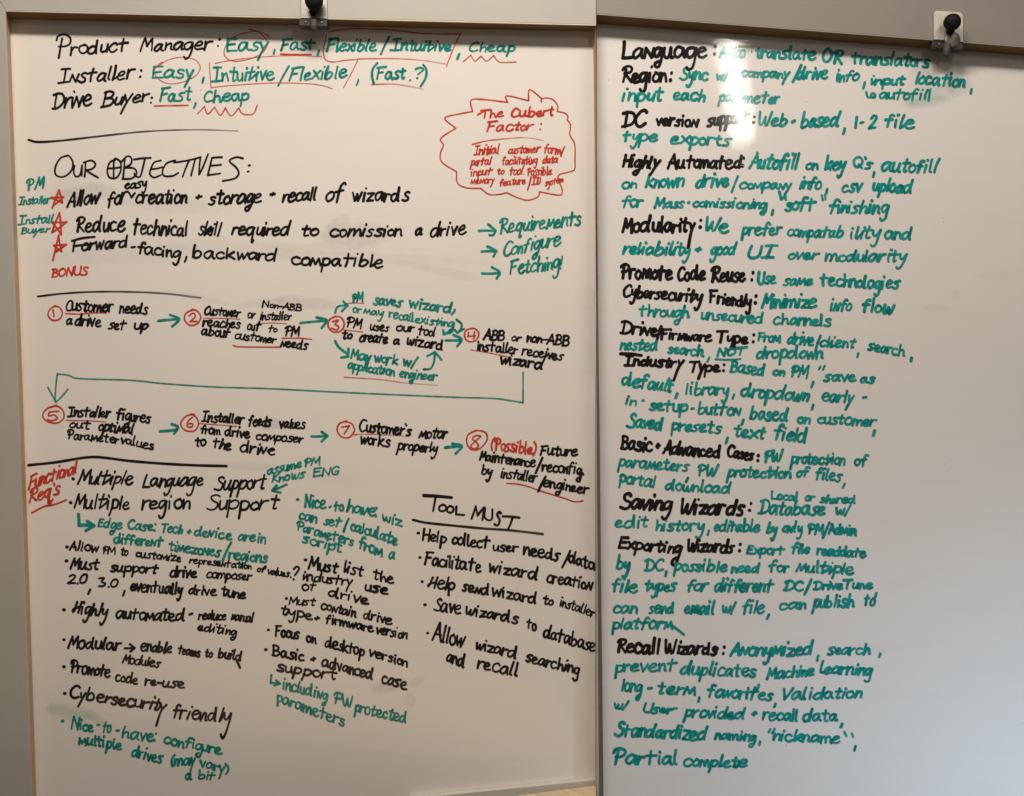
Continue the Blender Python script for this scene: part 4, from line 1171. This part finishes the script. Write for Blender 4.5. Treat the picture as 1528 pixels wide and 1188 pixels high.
WRITING_B = """
#handwriting|K|5.2|.04|black heading that reads Language
%900 40
Language 108 192 625 195 112
: 655 178 678 172 74
#handwriting|G|4.6|.12|teal line on translators beside the word Language
Auto 688 187 855 190 78
- 866 178 890 178 62
translate 905 192 1275 205 78
OR 1305 217 1440 232 85
%1120 40
translators 600 227 1075 247 82
#handwriting|K|5.2|.05|black heading that reads Region
%900 40
Region 108 340 385 335 100
: 398 328 412 322 60
#handwriting|G|4.6|.12|teal line about syncing with company information
Sync 452 322 632 325 86
w/ 672 322 755 327 62
company 822 302 1120 315 62
/ 1125 328 1190 325 96
drive 1150 317 1345 318 82
info 1388 332 1535 330 76
%1120 40
, 665 362 690 360 62
input 715 352 930 352 62
location 980 347 1285 367 80
, 1308 395 1325 395 52
#handwriting|G|4.4|.12|teal small word autofill behind a bent arrow
~ 690,390 700,420 720,420! 722,398 740,402 742,420 725,420
autofill 765 437 1080 445 72
#handwriting|G|4.6|.12|teal line about inputting each parameter
%900 40
input 108 447 365 452 85
each 415 442 615 452 78
parameter 680 452 1060 467 74
#handwriting|K|5.2|.06|black heading about version support
DC 105 605 268 600 110
version 312 592 578 607 78
support 615 602 875 577 86
: 893 582 908 577 58
#handwriting|G|4.8|.12|teal words about being web-based
Web 925 597 1105 602 86
- 1122 592 1150 590 60
based 1175 607 1425 602 96
, 1425 635 1450 635 62
%1120 40
1 620 608 640 608 76
- 648 598 682 596 55
2 700 617 760 614 85
file 798 602 985 617 86
#handwriting|G|4.6|.12|teal words about type exports
%900 40
type 115 692 330 692 74
exports 398 702 775 717 76
#handwriting|K|5.4|.14|black heading that reads Highly Automated
Highly 110 842 350 852 82
Automated 378 852 835 852 88
: 825 842 845 842 66
#handwriting|G|4.7|.14|teal line about autofill on key questions
Autofill 865 852 1178 857 96
on 1205 857 1288 862 68
key 1318 857 1455 864 86
%1120 40
Q's 608 842 735 857 76
, 725 895 745 895 52
autofill 778 867 1135 882 90
#handwriting|G|4.6|.12|teal line about known drive information
%900 40
on 108 972 205 972 68
known 248 967 490 962 88
drive 548 967 755 957 86
/ 760 982 812 980 96
company 808 972 1130 977 64
info 1168 972 1310 977 78
, 1325 992 1345 990 48
%1120 40
csv 540 992 675 992 84
upload 725 987 975 1002 84
#handwriting|G|4.6|.12|teal line about soft finishing
%900 40
for 108 1082 245 1080 76
Mass 300 1087 490 1087 64
- 500 1075 522 1072 55
comissioning 530 1082 985 1092 64
, 1000 1120 1022 1120 52
%1120 40
soft 200 1102 395 1102 84
~ 172,985 182,1030 | 205,1005 210,1030 | 185,1028 200,1015
~w=3.5 425,1005 432,1035 | 445,1000 447,1030
finishing 468 1117 832 1117 86
#handwriting|K|5.2|.06|black heading that reads Modularity
%900 300
Modularity 108 192 555 192 96 1.9
: 572 168 590 164 66
#handwriting|G|4.6|.12|teal line about preferring compatibility
We 610 187 755 197 92
prefer 820 207 1075 207 78
%1100 300
compatab 295 217 640 227 76
ility 672 232 865 227 82
and 875 232 1048 237 80
#handwriting|G|4.6|.12|teal line about reliability
%900 300
reliability 112 322 525 332 82
+ 548 312 590 310 56
good 632 327 805 322 80
UI 860 350 1048 350 85
over 1100 352 1298 352 66
%1100 300
modularity 520 367 1020 367 78
#handwriting|K|5.4|.06|black heading that reads Promote Code Reuse
%900 300
Promote 98 470 420 477 95
Code 440 482 615 482 92
Reuse 640 487 855 487 96
: 880 480 902 476 66
#handwriting|G|4.7|.10|teal line about using the same technologies
Use 918 502 1038 502 86
same 1070 512 1255 507 68
%1100 300
technologies 490 512 978 532 86
#handwriting|K|5.2|.06|black heading that reads Cybersecurity Friendly
%900 300
Cybersecurity 118 577 600 612 80
Friendly 630 612 890 642 76
: 903 617 918 612 58
#handwriting|G|4.7|.14|teal words about minimizing information flow
Minimize 940 642 1280 647 88
%1100 300
info 550 662 690 662 82
flow 745 667 945 682 86
#handwriting|G|4.6|.12|teal line about unsecured channels
%900 300
through 210 692 520 702 76
unsecured 582 712 960 737 70
channels 1010 742 1365 752 74
#handwriting|K|5.0|.08|black heading about drive and firmware type
Drive 95 795 335 812 82
/ 310 842 355 842 92
Firmware 340 832 655 847 70
Type 672 852 870 857 76
: 890 852 905 847 58
#handwriting|G|4.5|.14|teal words beginning From drive
From 920 842 1062 852 64
drive 1095 857 1260 867 78
/ 1262 887 1305 885 82
client 1290 872 1515 887 70
%1100 300
, 710 930 730 930 48
search 775 897 1005 932 72
, 1030 955 1048 955 38
#handwriting|G|4.6|.14|teal line about nested search and no dropdown
%900 300
nested 95 892 330 902 78
search 380 912 605 937 70
, 610 955 645 955 48
NOT 675 932 865 925 52
dropdown 910 947 1318 947 82
#underline|G|3.2|0|
~ 670,945 740,948 820,943
#handwriting|K|5.2|.08|black heading that reads Industry Type
~ 105,912 170,914 228,922
Industry 120 987 490 1002 70 2.0
Type 510 1027 705 1027 76
: 712 1022 728 1017 58
#handwriting|G|4.6|.12|teal line beginning Based on
Based 750 1027 970 1047 78
on 1008 1047 1090 1052 60
PM 1120 1057 1235 1062 76
, 1235 1108 1262 1108 54
%1100 300
~w=3.4 497,988 488,1005 | 522,984 512,1006
save 512 1082 715 1082 68
as 730 1092 828 1097 62
#handwriting|G|4.6|.12|teal line about default, library and dropdown
%900 560
default 108 67 425 107 86
, 425 135 450 135 54
library 488 122 755 127 78
, 765 138 790 138 48
dropdown 818 132 1238 162 86
, 1238 200 1262 200 52
early 1300 162 1505 172 76
%1050 560
- 938 160 985 158 60
#handwriting|G|4.6|.12|teal line about a setup button for the customer
%900 560
in 130 182 205 190 66
- 228 175 250 175 50
setup 270 212 510 227 76
- 520 225 548 225 55
button 562 237 830 247 76
, 820 290 845 290 52
based 872 267 1110 282 88
on 1155 292 1242 294 64
%1050 560
customer 675 292 1040 312 72
, 1005 355 1028 355 52
#handwriting|G|4.6|.12|teal line about saved presets and a text field
%900 560
Saved 135 317 362 332 86
presets 400 332 715 357 76
, 725 400 750 400 52
text 778 372 975 387 84
field 1020 387 1222 412 92
#handwriting|K|5.3|.08|black heading that reads Basic plus Advanced Cases
Basic 100 447 300 462 92
+ 310 442 345 440 56
Advanced 350 472 705 502 82
Cases 738 492 905 517 76
: 918 522 932 517 52
#handwriting|G|4.7|.12|teal words about protection beside Advanced Cases
PW 960 527 1080 517 82
protection 1110 532 1450 542 72
%1050 560
of 895 547 990 547 70
#handwriting|G|4.6|.12|teal line about parameters and files
%900 560
parameters 80 552 520 582 76
, 485 635 515 635 46
PW 562 607 695 607 78
protection 730 612 1125 622 72
%1050 560
of 550 612 640 612 62
files 668 622 835 647 74
, 820 670 852 670 44
#handwriting|G|4.6|.12|teal line about a portal download
%900 560
portal 88 642 320 682 76
download 365 692 770 712 76
#handwriting|K|5.2|.10|black heading that reads Saving Wizards
Saving 95 802 420 812 96
Wizards 460 832 850 842 100
: 865 817 892 812 62
#handwriting|G|4.7|.10|teal word Database and its small note above
Database 920 837 1330 840 92
Local 1000 747 1165 757 56
or 1200 757 1270 757 52
shared 1290 767 1510 772 54
%1050 560
w/ 785 837 885 842 64
#handwriting|G|4.7|.10|teal line about edit history
%900 560
edit 65 917 275 912 78
history 310 932 610 937 76
, 615 950 640 950 48
editable 658 937 940 942 76
by 970 947 1045 952 76
only 1065 942 1195 947 72
PM 1218 952 1320 957 72
/ 1305 967 1360 965 92
Admin 1340 952 1515 962 68
#handwriting|K|5.3|.10|black heading that reads Exporting Wizards
%900 780
Exporting 85 160 480 192 74 1.7
Wizards 500 182 790 187 82
: 808 178 825 174 58
#handwriting|G|4.7|.12|teal words about exporting a file
Export 850 192 1090 197 64
file 1122 187 1238 192 68
%1000 780
readdate 870 197 1175 217 64
#handwriting|G|4.7|.10|teal line about possible need for multiple
%900 780
by 75 282 165 292 86
DC 242 292 368 297 76
, 365 315 385 315 48
possible 415 292 745 302 76
need 760 302 940 304 66
for 985 302 1115 302 76
multiple 1145 300 1500 315 74
#handwriting|G|4.6|.12|teal line about different file types
file 50 417 210 427 84
types 248 412 445 417 78
for 500 417 635 412 78
different 660 417 1025 417 84
DC 1072 412 1200 412 72
/ 1195 427 1250 425 92
%1000 780
Drive 850 407 1035 404 58
Tune 1030 402 1215 402 62
, 1215 440 1240 440 48
#handwriting|G|4.8|.10|teal line about sending email
%900 780
can 55 547 208 547 76
send 268 547 425 547 76
email 480 550 672 552 86
w/ 708 547 800 547 74
file 830 547 968 547 88
, 970 572 998 570 48
can 1048 527 1215 522 72
publish 1240 512 1505 507 82
%1000 780
to 1155 497 1230 502 74
#handwriting|G|4.8|.10|teal word platform with a long tail
%900 780
platform 48 642 420 640 76
~ 405,612 440,635 482,668
#handwriting|K|5.3|.10|black heading that reads Recall Wizards
Recall 82 782 345 792 96
Wizards 365 787 690 797 86
: 710 788 730 782 62
#handwriting|G|4.8|.12|teal words about anonymized search
Anonymized 752 802 1260 797 88
, 1270 820 1292 820 62
%1000 780
search 935 797 1200 792 76
, 1238 800 1265 800 44
#handwriting|G|4.8|.10|teal line about preventing duplicates and machine learning
%900 780
prevent 65 897 448 892 78
duplicates 455 912 920 927 84
, 905 995 940 995 72
Machine 970 942 1265 917 74
%1000 780
learning 890 907 1215 917 76
#handwriting|G|4.8|.12|teal line that begins long-term
%900 780
long 105 1012 240 1017 82
- 250 1020 310 1020 70
term 322 1027 555 1037 84
, 560 1068 582 1068 54
favorites 618 1047 1020 1067 80
, 1008 1100 1042 1100 38
%1000 780
Validation 672 1062 1152 1052 78
#handwriting|G|4.8|.10|teal line about user-provided recall data
%900 891
w/ 62 672 160 682 60
User 235 697 420 702 62
- 415 690 447 690 50
provided 472 722 855 737 76
+ 885 715 922 710 46
recall 945 737 1165 747 74
data 1188 747 1405 747 78
, 1405 775 1440 775 42
#handwriting|G|4.8|.14|teal line about standardized naming
Standardized 62 832 630 862 88
naming 660 852 920 867 68
, 925 882 945 880 44
~w=3.6 998,788 988,808 | 1025,785 1008,812
nickname 1010 862 1420 882 74
%1000 891
~w=3.6 1040,806 1052,828 | 1085,815 1092,835
, 1092 915 1115 915 54
#handwriting|G|4.8|.10|teal last line that reads Partial complete
%900 891
Partial 55 1000 445 1010 95
complete 475 1017 865 1022 74
"""

MATS = {'A': {'K': M_BLACK, 'G': M_GREEN_A, 'g': M_GREEN_A, 'R': M_RED, 'r': M_RED}, 'B': {'K': M_BLACK, 'G': M_GREEN, 'R': M_RED}}
DENS = {'r': .78, 'g': .82}
PEN = {'A': .88, 'B': .94}
def write(text, surface, mats, pen, lean, floor):
    ink = None
    def flush():
        if ink: ink[0].build(ink[1], mats[ink[2]], surface, ink[5])
    ox = oy = 0; sc = 4.0
    for row in text.strip().split('\n'):
        if row[0] == '#':
            flush()
            nm, c, w, sl, lab = row[1:].split('|')
            ink = (Ink(), nm, c, float(w) * (pen if nm == 'handwriting' and c != 'R' else 1), float(sl) + lean, lab)
        elif row[0] == '%':
            q = [float(v) for v in row[1:].split()]
            ox, oy, sc = q[0], q[1], q[2] if len(q) > 2 else 4.0
        elif row[0] == '~':
            head, body = row[1:].split(' ', 1)
            opt = dict(kv.split('=') for kv in head.split(',') if kv)
            d = DENS.get(ink[2], 1.0)
            ink[0].path(body, lambda x, y: (ox + x / sc, oy + y / sc), float(opt.get('w', ink[3])), d, d * float(opt.get('f', 1)), float(opt.get('t', 0)))
        else:
            wd, *nums = row.split(' ')
            x0, y0, x1, y1, h = (float(v) for v in nums[:5])
            ink[0].word(wd, ox + x0 / sc, oy + y0 / sc, ox + x1 / sc, oy + y1 / sc, h / sc, ink[3], ink[4], float(nums[5]) if len(nums) > 5 else 1.0, floor)
    flush()

write(WRITING_A, SURF_A, MATS['A'], PEN['A'], .02, .76)
write(WRITING_B, SURF_B, MATS['B'], PEN['B'], .05, .90)
